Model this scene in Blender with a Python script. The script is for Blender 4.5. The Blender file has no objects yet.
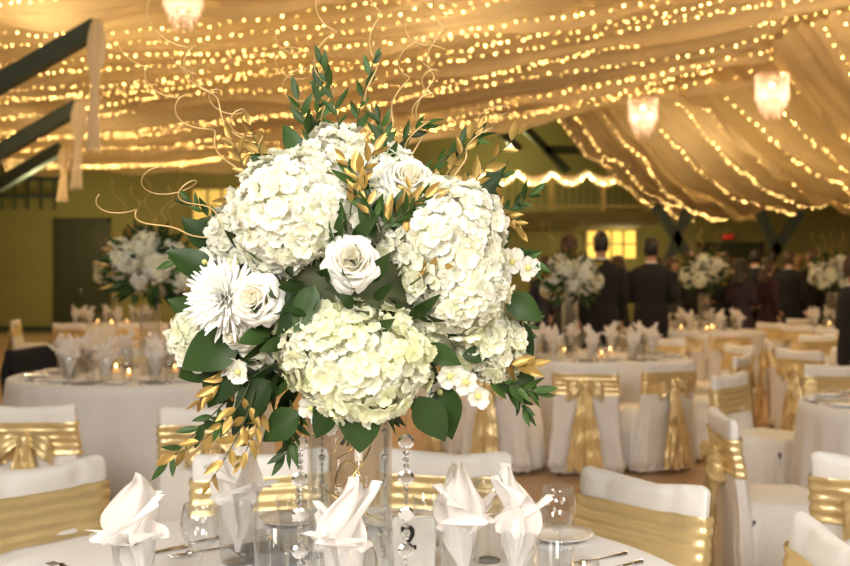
import bpy, bmesh, math, random
from mathutils import Vector, Matrix, noise
R = random.Random(11)
PI = math.pi
S = bpy.context.scene
COL = S.collection
try:
    S.view_settings.view_transform='Standard'; S.view_settings.look='None'
except Exception: pass
# ---------------------------------------------------------------- camera model (level camera, metres)
F, CX, Y0, H = 1000.0, 425.0, 280.0, 1.40
def P(px, py, d): return Vector(((px-CX)/F*d, d, H-(py-Y0)/F*d))
def G(px, py, z): return P(px, py, F*(H-z)/(py-Y0))
cam = bpy.data.cameras.new('camera'); co = bpy.data.objects.new('camera', cam); COL.objects.link(co)
co.location = (0, 0, H); co.rotation_euler = (PI/2, 0, 0)
cam.sensor_width = 36; cam.lens = 36*F/850; cam.shift_y = -(283-Y0)/850
cam.dof.use_dof = True; cam.dof.focus_distance = 1.88; cam.dof.aperture_fstop = 4.4
S.camera = co
# ---------------------------------------------------------------- mesh builder
class MB:
    def __init__(s): s.v=[]; s.f=[]; s.m=[]; s.c=[]; s.hc=False
    def add(s, vs, fs, mi=0, col=None):
        b=len(s.v); s.v += [tuple(v) for v in vs]
        s.f += [tuple(b+i for i in f) for f in fs]; s.m += [mi]*len(fs)
        if col is None: s.c += [(1,1,1,1)]*len(vs)
        elif isinstance(col, list): s.c += col; s.hc=True
        else: s.c += [col]*len(vs); s.hc=True
    def grid(s, rows, mi=0, col=None, closed=False):
        n=len(rows[0]); vs=[p for r in rows for p in r]; fs=[]
        for i in range(len(rows)-1):
            for j in range(n if closed else n-1):
                k=(j+1)%n; fs.append((i*n+j, i*n+k, (i+1)*n+k, (i+1)*n+j))
        s.add(vs, fs, mi, col)
    def loft(s, rings, c0=True, c1=True, mi=0, col=None):
        b=len(s.v); s.grid(rings, mi, col, True); n=len(rings[0])
        if c0: s.f.append(tuple(b+i for i in reversed(range(n)))); s.m.append(mi)
        if c1: s.f.append(tuple(b+(len(rings)-1)*n+i for i in range(n))); s.m.append(mi)
    def tube(s, pts, r, n=6, mi=0, col=None, caps=True):
        pts=[Vector(p) for p in pts]; rings=[]; up=None
        for i,p in enumerate(pts):
            t=(pts[min(i+1,len(pts)-1)]-pts[max(i-1,0)])
            if t.length<1e-9: t=Vector((0,0,1))
            t.normalize()
            if up is None:
                up=Vector((1,0,0)) if abs(t.x)<.9 else Vector((0,1,0))
            a=(up-t*up.dot(t))
            if a.length<1e-6: a=t.orthogonal()
            a.normalize(); up=a; b=t.cross(a)
            rr=r[i] if isinstance(r,(list,tuple)) else r
            rings.append([p+a*math.cos(k*2*PI/n)*rr+b*math.sin(k*2*PI/n)*rr for k in range(n)])
        s.loft(rings, caps, caps, mi, col)
    def lathe(s, prof, n=24, c=(0,0,0), mi=0, c0=False, c1=False, col=None):
        s.loft([[(c[0]+r*math.cos(k*2*PI/n), c[1]+r*math.sin(k*2*PI/n), c[2]+z) for k in range(n)] for r,z in prof], c0, c1, mi, col)
    def box(s, a, b, mi=0):
        x0,y0,z0=a; x1,y1,z1=b
        s.add([(x0,y0,z0),(x1,y0,z0),(x1,y1,z0),(x0,y1,z0),(x0,y0,z1),(x1,y0,z1),(x1,y1,z1),(x0,y1,z1)],
              [(0,3,2,1),(4,5,6,7),(0,1,5,4),(1,2,6,5),(2,3,7,6),(3,0,4,7)], mi)
    def bar(s, a, b, w, h, mi=0):
        a=Vector(a); b=Vector(b); t=(b-a).normalized()
        sx=t.cross(Vector((0,0,1)));  sx = sx.normalized() if sx.length>1e-4 else Vector((1,0,0))
        u=sx.cross(t).normalized()
        rs=[[p+sx*i*w/2+u*j*h/2 for i,j in ((-1,-1),(1,-1),(1,1),(-1,1))] for p in (a,b)]
        s.loft(rs, True, True, mi)
    def ball(s, c, rx, ry=None, rz=None, n=12, m=8, mi=0, col=None):
        ry=ry or rx; rz=rz or rx
        s.loft([[(c[0]+rx*math.sin(PI*i/m)*math.cos(2*PI*k/n), c[1]+ry*math.sin(PI*i/m)*math.sin(2*PI*k/n), c[2]-rz*math.cos(PI*i/m)) for k in range(n)] for i in [.15]+list(range(1,m))+[m-.15]], True, True, mi, col)
    def wobble(s, amp, sc, seed=0):
        s.v=[(v[0]+amp*noise.noise(Vector(v)*sc+Vector((seed,0,0))), v[1]+amp*noise.noise(Vector(v)*sc+Vector((seed,7,0))), v[2]+amp*.5*noise.noise(Vector(v)*sc+Vector((seed,0,9)))) for v in s.v]
    def mesh(s, name, mats, off=None, smooth=True):
        me=bpy.data.meshes.new(name); vs=s.v
        if off is not None: vs=[(a[0]-off[0],a[1]-off[1],a[2]-off[2]) for a in vs]
        me.from_pydata(vs, [], s.f)
        for m in mats: me.materials.append(m)
        me.polygons.foreach_set('material_index', s.m)
        me.polygons.foreach_set('use_smooth', [smooth]*len(s.f))
        if s.hc:
            at=me.color_attributes.new('Col','FLOAT_COLOR','POINT')
            at.data.foreach_set('color', [x for c in s.c for x in c])
        me.update(); return me
    def build(s, name, mats, parent=None, off=None, smooth=True, loc=None):
        if not isinstance(mats,(list,tuple)): mats=[mats]
        o=bpy.data.objects.new(name, s.mesh(name, mats, off, smooth)); COL.objects.link(o)
        if parent: o.parent=parent
        if loc is not None: o.location=loc
        return o
def tag(o, label=None, cat=None, group=None, kind=None):
    if label: o['label']=label
    if cat: o['category']=cat
    if group: o['group']=group
    if kind: o['kind']=kind
    return o
def thing(name, label, cat, loc=(0,0,0), rotz=0, group=None):
    o=bpy.data.objects.new(name, None); COL.objects.link(o); o.location=loc; o.rotation_euler=(0,0,rotz); o.empty_display_size=.05
    return tag(o, label, cat, group)
def copy_tree(o, parent=None):
    c=o.copy(); COL.objects.link(c)
    if parent: c.parent=parent
    for ch in list(o.children): copy_tree(ch, c)
    return c
USED=set()
def inst(proto, loc, rotz=0, label=None, group=None, scale=None):
    if proto.name not in USED: USED.add(proto.name); o=proto
    else: o=copy_tree(proto)
    o.location=loc; o.rotation_euler=(0,0,rotz)
    o.scale=(scale or 1,)*3
    if label: o['label']=label
    if group: o['group']=group
    elif 'group' in o: del o['group']
    return o
def text(body,size,mat,parent,loc,name,offset=0):
    cu=bpy.data.curves.new(name+'_c','FONT'); cu.body=body; cu.size=size; cu.align_x='CENTER'; cu.align_y='CENTER'; cu.extrude=.001; cu.offset=offset
    t=bpy.data.objects.new('tmp',cu); COL.objects.link(t); dg=bpy.context.evaluated_depsgraph_get(); dg.update()
    me=bpy.data.meshes.new_from_object(t.evaluated_get(dg)); bpy.data.objects.remove(t); me.materials.clear(); me.materials.append(mat)
    o=bpy.data.objects.new(name,me); COL.objects.link(o); o.parent=parent; o.rotation_euler=(PI/2,0,0); o.location=loc; return o
# ---------------------------------------------------------------- materials
def nm(name):
    m=bpy.data.materials.new(name); m.use_nodes=True; nt=m.node_tree; nt.nodes.clear()
    out=nt.nodes.new('ShaderNodeOutputMaterial'); return m, nt, out
def pmat(name, col, rough=.6, metal=0, vary=.12, scale=8, bump=0, bscale=40, trans=0, vcol=False, emit=None, es=0, sheen=0, stretch=None, spec=.5, sss=0):
    m,nt,out=nm(name); N=nt.nodes; L=nt.links
    b=N.new('ShaderNodeBsdfPrincipled'); b.inputs['Roughness'].default_value=rough; b.inputs['Metallic'].default_value=metal
    b.inputs['Sheen Weight'].default_value=sheen; b.inputs['Specular IOR Level'].default_value=spec
    if sss: b.inputs['Subsurface Weight'].default_value=sss; b.inputs['Subsurface Scale'].default_value=.012; b.inputs['Subsurface Radius'].default_value=(1,.9,.7)
    tc=N.new('ShaderNodeTexCoord'); mp=N.new('ShaderNodeMapping'); L.new(tc.outputs['Object'], mp.inputs[0])
    if stretch: mp.inputs['Scale'].default_value=stretch
    no=N.new('ShaderNodeTexNoise'); no.inputs['Scale'].default_value=scale; no.inputs['Detail'].default_value=4; L.new(mp.outputs[0], no.inputs['Vector'])
    mx=N.new('ShaderNodeMix'); mx.data_type='RGBA'; L.new(no.outputs['Fac'], mx.inputs['Factor'])
    c=Vector(col[:3]); mx.inputs[6].default_value=(*(c*(1-vary)),1); mx.inputs[7].default_value=(*[min(1,x*(1+vary)) for x in c],1)
    colout=mx.outputs[2]
    if vcol:
        vc=N.new('ShaderNodeVertexColor'); vc.layer_name='Col'; mu=N.new('ShaderNodeMix'); mu.data_type='RGBA'; mu.blend_type='MULTIPLY'; mu.inputs['Factor'].default_value=1
        L.new(colout, mu.inputs[6]); L.new(vc.outputs[0], mu.inputs[7]); colout=mu.outputs[2]
    L.new(colout, b.inputs['Base Color'])
    if bump:
        n2=N.new('ShaderNodeTexNoise'); n2.inputs['Scale'].default_value=bscale; n2.inputs['Detail'].default_value=3; L.new(mp.outputs[0], n2.inputs['Vector'])
        bp=N.new('ShaderNodeBump'); bp.inputs['Strength'].default_value=bump; bp.inputs['Distance'].default_value=.01; L.new(n2.outputs['Fac'], bp.inputs['Height']); L.new(bp.outputs[0], b.inputs['Normal'])
    if emit: b.inputs['Emission Color'].default_value=(*emit,1); b.inputs['Emission Strength'].default_value=es
    sh=b.outputs[0]
    if trans:
        t=N.new('ShaderNodeBsdfTranslucent'); L.new(colout, t.inputs[0])
        ms=N.new('ShaderNodeMixShader'); ms.inputs[0].default_value=trans; L.new(sh, ms.inputs[1]); L.new(t.outputs[0], ms.inputs[2]); sh=ms.outputs[0]
    L.new(sh, out.inputs[0]); return m
def emat(name, col, st):
    m,nt,out=nm(name); e=nt.nodes.new('ShaderNodeEmission'); e.inputs[0].default_value=(*col,1); e.inputs[1].default_value=st
    nt.links.new(e.outputs[0], out.inputs[0]); return m
def glassmat(name, tint=(.96,.965,.965), fac=.05, top=.85):
    m,nt,out=nm(name); N=nt.nodes; L=nt.links
    t=N.new('ShaderNodeBsdfTransparent'); t.inputs[0].default_value=(*tint,1)
    g=N.new('ShaderNodeBsdfGlossy'); g.inputs['Roughness'].default_value=.04; g.inputs[0].default_value=(1,1,1,1)
    lw=N.new('ShaderNodeLayerWeight'); lw.inputs[0].default_value=.35
    mr=N.new('ShaderNodeMapRange'); mr.inputs[3].default_value=0; mr.inputs[4].default_value=1; L.new(lw.outputs['Facing'], mr.inputs[0])
    pw=N.new('ShaderNodeMath'); pw.operation='POWER'; pw.inputs[1].default_value=2.0; L.new(mr.outputs[0], pw.inputs[0])
    m2=N.new('ShaderNodeMapRange'); m2.inputs[3].default_value=fac; m2.inputs[4].default_value=top; L.new(pw.outputs[0], m2.inputs[0])
    ms=N.new('ShaderNodeMixShader'); L.new(m2.outputs[0], ms.inputs[0]); L.new(t.outputs[0], ms.inputs[1]); L.new(g.outputs[0], ms.inputs[2]); L.new(ms.outputs[0], out.inputs[0]); return m
def floormat():
    m,nt,out=nm('wood floor'); N=nt.nodes; L=nt.links
    b=N.new('ShaderNodeBsdfPrincipled'); b.inputs['Roughness'].default_value=.36
    tc=N.new('ShaderNodeTexCoord'); br=N.new('ShaderNodeTexBrick'); br.inputs['Scale'].default_value=1; br.inputs['Brick Width'].default_value=1.4; br.inputs['Row Height'].default_value=.09; br.inputs['Mortar Size'].default_value=.003
    br.inputs['Color1'].default_value=(.60,.41,.24,1); br.inputs['Color2'].default_value=(.52,.34,.19,1); br.inputs['Mortar'].default_value=(.26,.16,.08,1)
    L.new(tc.outputs['Object'], br.inputs['Vector']); L.new(br.outputs[0], b.inputs['Base Color']); L.new(b.outputs[0], out.inputs[0]); return m
M={}
M['linen']=pmat('white linen', (.83,.82,.83), .85, vary=.04, bump=.12, bscale=120, sheen=.2)
M['cover']=pmat('white chair cover fabric', (.91,.89,.87), .7, vary=.03, bump=.25, bscale=12, sheen=.2)
M['napkin']=pmat('white napkin fabric', (.97,.94,.92), .6, vary=.02, bump=.05, bscale=200, trans=.40, sheen=.3)
M['gold']=pmat('gold satin', (.85,.67,.35), .29, metal=.45, vary=.14, scale=10, bump=.35, bscale=10, stretch=(1,1,4))
M['petal']=pmat('white petals', (1,1,1), .7, vary=.01, scale=40, trans=.18, vcol=True, spec=.15, sss=.55)
M['leaf']=pmat('green leaf', (.034,.072,.016), .45, vary=.45, scale=14, vcol=True, trans=.10, spec=.3)
M['goldleaf']=pmat('gold painted leaf', (.40,.26,.07), .38, metal=.5, vary=.35, scale=20)
M['stem']=pmat('stem', (.05,.06,.018), .7)
M['twig']=pmat('gold twig', (.66,.46,.20), .4, metal=.3)
M['wire']=pmat('gold wire', (.85,.62,.25), .25, metal=1)
M['glass']=glassmat('clear glass')
M['vaseglass']=glassmat('vase glass',(.95,.96,.96),.06,.8)
M['crystal']=glassmat('crystal', (.85,.85,.86), .35)
M['silver']=pmat('silver', (.75,.74,.72), .22, metal=1, vary=.05)
M['mirror']=pmat('mirrored disc', (.84,.82,.79), .24, metal=1, vary=.03)
M['china']=pmat('white china', (.86,.85,.82), .15, vary=.02)
M['black']=pmat('black ink', (.01,.01,.01), .5)
M['card']=pmat('white card', (.92,.91,.88), .6, vary=.02)
M['menu']=pmat('blue grey paper napkin', (.22,.235,.27), .6, vary=.05)
M['drape']=pmat('sheer ceiling drape', (.73,.61,.38), .8, vary=.12, scale=1.5, trans=.5, bump=.35, bscale=3)
M['tail']=pmat('pale sheer fabric', (.88,.80,.64), .8, vary=.05, scale=3, trans=.45)
M['swag']=pmat('tulle swag with added glow', (.88,.80,.64), .8, vary=.05, scale=3, trans=.45, emit=(1,.70,.30), es=.5)  # glow put into the tulle by emission, standing in for light from its bulbs
M['wirec']=pmat('light string wire', (.5,.42,.27), .6)
M['bulb']=emat('fairy light', (1,.58,.17), 58)
M['swagbulb']=emat('balcony light', (1,.66,.25), 40)
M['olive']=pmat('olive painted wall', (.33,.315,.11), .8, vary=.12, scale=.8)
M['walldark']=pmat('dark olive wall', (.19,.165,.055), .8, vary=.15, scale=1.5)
M['ceil']=pmat('dark timber ceiling', (.10,.075,.03), .8, vary=.2, scale=2)
M['beam']=pmat('grey green painted beam', (.050,.075,.060), .6, vary=.2)
M['beamg']=pmat('green painted truss', (.07,.10,.045), .5, vary=.2)
M['door']=pmat('dark green door', (.05,.06,.03), .5)
M['winglow']=emat('lit window pane', (1,.60,.10), 1.8)
M['winglow2']=emat('dimly lit window pane', (1,.60,.12), 1.0)
M['winframe']=pmat('window frame', (.42,.34,.12), .5)
M['exit']=emat('exit red', (1,.05,.02), 1.2)
M['flame']=emat('candle flame', (1,.55,.18), 25)
M['wax']=pmat('candle wax', (.9,.75,.5), .5, trans=.4, emit=(1,.5,.15), es=1.0)
M['suit']=pmat('black suit cloth', (.007,.007,.010), .85, vary=.2)
M['shirt']=pmat('white shirt', (.8,.8,.8), .7)
M['skin']=pmat('skin', (.50,.28,.18), .5, vary=.06)
M['hairbrown']=pmat('brown hair', (.06,.03,.015), .5, vary=.3, scale=60)
M['hairblond']=pmat('blond hair', (.30,.18,.07), .5, vary=.3, scale=60)
M['hairblack']=pmat('black hair', (.012,.009,.008), .45, vary=.3, scale=60)
M['eye']=pmat('eye', (.05,.04,.04), .2)
M['lip']=pmat('lip', (.35,.1,.09), .4)
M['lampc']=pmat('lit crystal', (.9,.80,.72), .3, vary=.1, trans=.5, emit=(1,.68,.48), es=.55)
M['brass']=pmat('brass', (.6,.42,.18), .3, metal=1)
M['floor']=floormat()
DR={}
for k,c in dict(navy=(.010,.012,.03),wine=(.035,.008,.01),plum=(.025,.010,.025),black=(.008,.008,.009),teal=(.008,.03,.035),grey=(.05,.05,.055)).items(): DR[k]=pmat(k+' dress', c, .7, vary=.2)
# ---------------------------------------------------------------- room
def struct(name, mb, mat, smooth=False): return tag(mb.build(name, mat, smooth=smooth), kind='structure')
XL,XR,YN,YF,ZC=-13,13,-4,27,7.2
m=MB(); m.box((XL,YN,-.1),(XR,YF,0)); struct('floor', m, M['floor'])
m=MB(); m.box((XL,YN,ZC),(XR,YF,ZC+.1)); struct('ceiling', m, M['ceil'])
m=MB(); m.box((XL,YF,0),(XR,YF+.2,ZC)); struct('wall_back', m, M['olive'])
m=MB(); m.box((XL-.2,YN,0),(XL,YF,ZC)); struct('wall_left', m, M['olive'])
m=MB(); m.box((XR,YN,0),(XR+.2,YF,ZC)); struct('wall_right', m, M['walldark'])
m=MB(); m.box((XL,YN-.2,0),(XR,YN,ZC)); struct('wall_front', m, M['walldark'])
m=MB(); m.box((XL,YF-.03,0),(XR,YF,.15)); struct('baseboard_back', m, M['beam'])
m=MB(); m.box((XL,YF-.05,1.62),(XL+2.6,YF,1.70)); struct('trim_1', m, M['winframe'])
def win(name, px0,px1,py0,py1, nx, nz, mat, d=YF-.02):
    a=P(px0,py1,d); b=P(px1,py0,d)
    f=MB(); w=.08
    f.box((a.x-w,d-.08,a.z-w),(b.x+w,d-.0,a.z)); f.box((a.x-w,d-.08,b.z),(b.x+w,d,b.z+w)); f.box((a.x-w,d-.08,a.z),(a.x,d,b.z)); f.box((b.x,d-.08,a.z),(b.x+w,d,b.z))
    for i in range(1,nx):
        x=a.x+(b.x-a.x)*i/nx; f.box((x-.03,d-.07,a.z),(x+.03,d,b.z))
    for i in range(1,nz):
        z=a.z+(b.z-a.z)*i/nz; f.box((a.x,d-.06,z-.02),(b.x,d,z+.02))
    o=struct(name, f, M['winframe'])
    p=MB(); p.box((a.x,d-.03,a.z),(b.x,d-.01,b.z)); p.build('pane', M[mat], o, smooth=False)
win('window_1',587,635,216,258,4,3,'winglow'); win('window_2',194,236,190,238,3,3,'winglow2')
def door(name,px0,px1,py0,d=YF):
    a=P(px0,0,d).x; b=P(px1,0,d).x; z=P(0,py0,d).z
    f=MB(); f.box((a,d-.06,0.0),(b,d-.01,z)); f.box((a-.08,d-.08,0),(a,d,z+.1)); f.box((b,d-.08,0),(b+.08,d,z+.1)); f.box((a-.08,d-.08,z),(b+.08,d,z+.1))
    for i in range(2): f.box((a+.15+i*(b-a)/2,d-.08,.3),(a+(i+1)*(b-a)/2-.15,d-.05,z-.3))
    o=struct(name,f,M['door'])
    h=MB(); h.box(((a+b)/2-.04,d-.12,1.0),((a+b)/2-.01,d-.06,1.2)); h.build('door_handle',M['silver'],o)
door('door_1',57,108,222); door('door_2',700,760,246)
a=P(728,237,YF-.1)
ex=thing('exit_sign','small lit red exit sign high on the far wall','sign',a)
m=MB(); m.box((-.17,-.02,-.08),(.17,.06,.08)); m.build('housing',M['black'],ex,smooth=False)
text('EXIT',.15,M['exit'],ex,(0,-.03,0),'letters')
tn=[2]
def beam(pts, w, h, mat):
    m=MB()
    for a,b in zip(pts[:-1],pts[1:]): m.bar(a,b,w,h)
    struct('trim_%d'%tn[0], m, mat); tn[0]+=1
beam([P(-60,118,10),P(98,27,10)],.15,.17,M['beam']); beam([P(-50,180,13.5),P(80,106,13.5)],.16,.19,M['beam']); beam([P(-50,214,17),P(62,148,17)],.18,.20,M['beam'])
beam([P(-45,0,10),Vector((P(-45,0,10).x,10,0))],.25,.25,M['beam'])
beam([P(-38,0,13.5),Vector((P(-38,0,13.5).x,13.5,0))],.25,.25,M['beam'])
for q in ([(510,112),(568,172)],[(560,112),(668,210)],[(545,150),(620,150)],[(655,205),(692,262)],[(690,205),(668,262)],[(760,212),(778,255)],[(800,212),(770,258)],[(480,112),(520,150)]):
    dd=21 if q[0][0]>610 else 24.5
    beam([P(*q[0],dd),P(*q[1],dd)],.16,.2,M['beamg'] if q[0][0]<610 else M['beam'])
bz=P(0,212,23).z
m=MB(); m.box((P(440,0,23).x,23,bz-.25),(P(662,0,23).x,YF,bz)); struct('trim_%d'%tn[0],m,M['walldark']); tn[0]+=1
m=MB(); a=P(-60,178,26.6); b=P(60,178,26.6); m.bar(a,b,.1,.12); a=P(-60,196,26.6); b=P(60,196,26.6); m.bar(a,b,.1,.1)
for i in range(9): p=P(-50+i*13,178,26.6); m.bar(p,p-Vector((0,0,.85)),.05,.05)
struct('trim_%d'%tn[0],m,M['beam']); tn[0]+=1
def railing(px0,px1,z0,label):
    t=thing('balcony_railing',label,'railing',(P(px0,0,22.9).x,22.9,z0))
    L=P(px1,0,22.9).x-P(px0,0,22.9).x; n=max(2,int(L/1.1))
    for i in range(n+1):
        m=MB(); m.box((L*i/n-.05,-.05,0),(L*i/n+.05,.05,.85)); m.build('post',M['winframe'],t,smooth=False)
    m=MB(); m.box((-.05,-.05,.78),(L+.05,.05,.86)); m.box((-.05,-.03,.1),(L+.05,.03,.15)); m.build('rail',M['winframe'],t,smooth=False)
    m=MB(); k=int(L/.16)
    for i in range(k): m.box((L*(i+.5)/k-.012,-.012,.15),(L*(i+.5)/k+.012,.012,.78))
    tag(m.build('balusters',M['beamg'],t,smooth=False),kind='stuff'); return L
LB=railing(448,655,bz,'balcony railing with lit garland above the crowd, right of the bouquet')
# ---------------------------------------------------------------- light strings and ceiling drapes
def octa(m,c,r):
    x,y,z=c; m.add([(x+r,y,z),(x-r,y,z),(x,y+r,z),(x,y-r,z),(x,y,z+r),(x,y,z-r)],[(0,2,4),(2,1,4),(1,3,4),(3,0,4),(2,0,5),(1,2,5),(3,1,5),(0,3,5)])
def strand(pts, label, group, sp=.15, r=.0074, mat='bulb', name='fairy_light_string'):
    t=thing(name,label,'string lights',pts[0],0,group)
    w=MB(); w.tube(pts,.0022,3,caps=False); w.build('wire',M['wirec'],t,off=pts[0])
    b=MB(); acc=0; nxt=R.uniform(0,sp)
    for a,c in zip(pts[:-1],pts[1:]):
        l=(c-a).length
        while nxt<acc+l:
            q=a.lerp(c,(nxt-acc)/l)+Vector((R.uniform(-.02,.02),R.uniform(-.02,.02),-R.uniform(.0,.04))); octa(b,q,r*R.uniform(.5,1.4)); nxt+=sp*R.uniform(.6,1.4)
        acc+=l
    tag(b.build('bulbs',M[mat],t,off=pts[0],smooth=False),kind='stuff')
def surf(c00,c10,c01,c11,sag,ns,scal):
    def f(u,v):
        a=c00.lerp(c10,u); b=c01.lerp(c11,u); p=a.lerp(b,v)
        vv=v*ns; fr=vv-math.floor(vv)
        z=-sag*4*u*(1-u)*(1+.3*math.sin(v*9)) + scal*math.sin(PI*fr)*(.5+.5*math.sin(PI*u))*(.6+.8*noise.noise(Vector((vv*.9,u*2,3)))+.4)
        z+=.05*math.sin(fr*2*PI*3+2*math.sin(u*6+vv))*math.sin(PI*fr)
        n=noise.noise(Vector((u*7,v*ns*.7,sag)))*.15
        return Vector((p.x,p.y,p.z+z+n))
    return f
def canopy(f,ns,per,label,slabel,group,nu=56,sp=.15,r=.0074):
    np_=ns//per
    for k in range(np_):
        m=MB(); v0=k/np_; v1=(k+1)/np_+.004; rows=[]
        nv=per*12
        for j in range(nv+1):
            v=v0+(v1-v0)*j/nv
            rows.append([f(i/nu,min(v,.99999))+Vector((0,0,(.012 if k%2 else 0))) for i in range(nu+1)])
        rows.append([f(i/nu,min(v1,.99999))-Vector((0,0,.18+.06*math.sin(i*.7+k))) for i in range(nu+1)])
        m.grid(rows); o=m.build('ceiling_drape',M['drape'])
        tag(o,label%(['nearest','second','third','fourth','farthest'][k if k<np_-1 else 4]),'ceiling drape')
    for j in range(ns+1):
        sh=[R.uniform(-.12,.12) for _ in range(3)]
        pts=[f(i/nu,min(.99999,max(0,j/ns+ (sh[0]+sh[1]*math.sin(i*.11+sh[2]*20))/ns*1.6)))-Vector((0,0,.05)) for i in range(nu+1)]
        strand(pts,slabel,group,sp,r)
fA=surf(Vector((-6,9,4.75)),Vector((7.2,5.5,5.0)),Vector((-10.5,25,4.15)),P(866,40,12.6),.40,20,.17)
canopy(fA,20,4,'sheer white ceiling drape swagged across the hall, %s of the left canopy','string of warm fairy lights along the wide ceiling drapes on the left','fairy light strings on the left canopy',56,.135,.0066)
fB=surf(P(552,112,18),P(690,218,24),P(905,5,10),P(1120,190,15),.45,12,.18)
canopy(fB,12,3,'sheer ceiling drape sloping down to the right wall, %s from the far end','string of warm fairy lights along the drapes sloping down on the right','fairy light strings on the right canopy',40,.19,.0070)
n=6
for i in range(n):
    x0=P(448,0,22.8).x+LB*i/n; x1=P(448,0,22.8).x+LB*(i+1)/n; pts=[Vector((x0+(x1-x0)*t/12,22.66,bz+.88-.24*4*(t/12)*(1-t/12))) for t in range(13)]
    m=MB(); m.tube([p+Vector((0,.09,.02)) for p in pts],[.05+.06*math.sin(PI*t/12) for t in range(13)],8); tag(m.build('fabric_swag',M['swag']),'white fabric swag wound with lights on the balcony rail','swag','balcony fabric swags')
    strand(pts,'swag of bright warm lights along the balcony rail','balcony light swags',.08,.019,'swagbulb','light_garland')
def tail(px,py0,py1,d,w,label):
    a=P(px,py0,d); b=P(px-4,py1,d); m=MB(); rows=[]
    for i in range(23):
        t=i/22; c=a.lerp(b,t); rr=w*(.30+.70*abs(math.sin(PI*min(1,t*1.9+.1)))*(1-.3*t)+.5*t*t)
        rows.append([(c.x+rr*(1+.30*math.sin(k*7*2*PI/60+1+t))*math.cos(k*2*PI/60), c.y+rr*(1+.30*math.sin(k*7*2*PI/60+1+t))*math.sin(k*2*PI/60), c.z+.03*math.sin(k*.7)*t) for k in range(60)])
    m.loft(rows,True,False); tag(m.build('drape_tail',M['tail']),label,'drape')
tail(97,20,150,9.75,.070,'gathered white fabric tail hanging from the nearest green beam end')
tail(80,100,188,13.2,.085,'gathered white fabric tail hanging from the second green beam end')
tail(66,146,200,16.7,.09,'gathered white fabric tail hanging from the farthest green beam end')
def chandelier():
    t=thing('chandelier','x','chandelier')
    m=MB()
    for z,r in ((.0,.17),(-.16,.13),(-.30,.08)): m.tube([(r*math.cos(k*PI/12),r*math.sin(k*PI/12),z) for k in range(25)],.006,5)
    for k in range(4): m.tube([(0,0,.16),(.17*math.cos(k*PI/2),.17*math.sin(k*PI/2),0)],.004,4)
    m.build('frame',M['brass'],t)
    m=MB(); m.tube([(0,0,.16),(0,0,1.0)],.006,5); m.build('cord',M['brass'],t)
    m=MB()
    for r,z,n,l in ((.17,0,34,8),(.145,-.10,28,7),(.12,-.20,22,6),(.08,-.30,14,5)):
        for k in range(n):
            a=k*2*PI/n
            for j in range(l-(k%2)):
                c=(r*math.cos(a),r*math.sin(a),z-.02-j*.036); m.lathe([(.001,-.017),(.007,0),(.001,.015)],5,c)
    tag(m.build('crystal_drops',M['lampc'],t,smooth=False),kind='stuff')
    m=MB(); m.ball((0,0,-.12),.03); m.build('light_bulb',emat('chandelier bulb',(1,.70,.45),7),t)
    return t
ch=chandelier()
for (px,py,d,l) in ((643,98,12,'smaller crystal chandelier hanging left of the other on the right'),(772,74,10.6,'larger crystal chandelier hanging at the upper right'),(183,-24,8.8,'crystal chandelier cut off by the top edge at upper left')):
    p=P(px,py,d); inst(ch,p,0,l)
    li=bpy.data.lights.new('chandelier_light','POINT'); li.energy=12; li.color=(1,.66,.40); li.shadow_soft_size=.03; lo=bpy.data.objects.new('chandelier_light',li); COL.objects.link(lo); lo.location=p+Vector((0,0,-.2))
# ---------------------------------------------------------------- tables
TR=.80; TZ=.75
def cloth_mb():
    m=MB(); n=180; rings=[]
    for r in (.02,.3,.6,.76,.79): rings.append([(r*math.cos(k*2*PI/n),r*math.sin(k*2*PI/n),TZ-.0) for k in range(n)])
    for i in range(14):
        t=i/13; ring=[]
        for k in range(n):
            a=k*2*PI/n
            fold=math.sin(a*13+1.2*math.sin(a*3))+.5*math.sin(a*29+2)
            r=TR+.008+.055*t**.8+.030*fold*t**.9
            ring.append((r*math.cos(a),r*math.sin(a),TZ-.006-(TZ-.016)*t))
        rings.append(ring)
    m.loft(rings,True,False); return m
cloth=tag(cloth_mb().build('tablecloth',M['linen']),'x','tablecloth')
def table(px,py,label,rot,sc=1):
    c=G(px,py,TZ); o=inst(cloth,(c.x,c.y,0),rot,label); o.scale=(sc,sc,1); return c
T0=Vector((-.2,2.07,0)); inst(cloth,T0,0,'white tablecloth of the nearest round table, under the big bouquet')
T1=table(140,374,'white floor-length tablecloth of the round table at left with dark place settings',1,1.06)
T3=table(592,355,'white tablecloth of the round table right of the bouquet, with tall centrepiece',2)
T4=table(700,330,'white tablecloth of the round table behind, in front of the standing crowd',3)
T5=table(848,327,'white tablecloth of the far round table at the right edge',.5)
T6=table(964,405,'white tablecloth of the round table cut off by the right edge',2.5)
T2=table(112,324,'white tablecloth of the farthest round table at left',.2)
T9=table(472,334,'white tablecloth of the round table half hidden behind the bouquet',.7)
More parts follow.
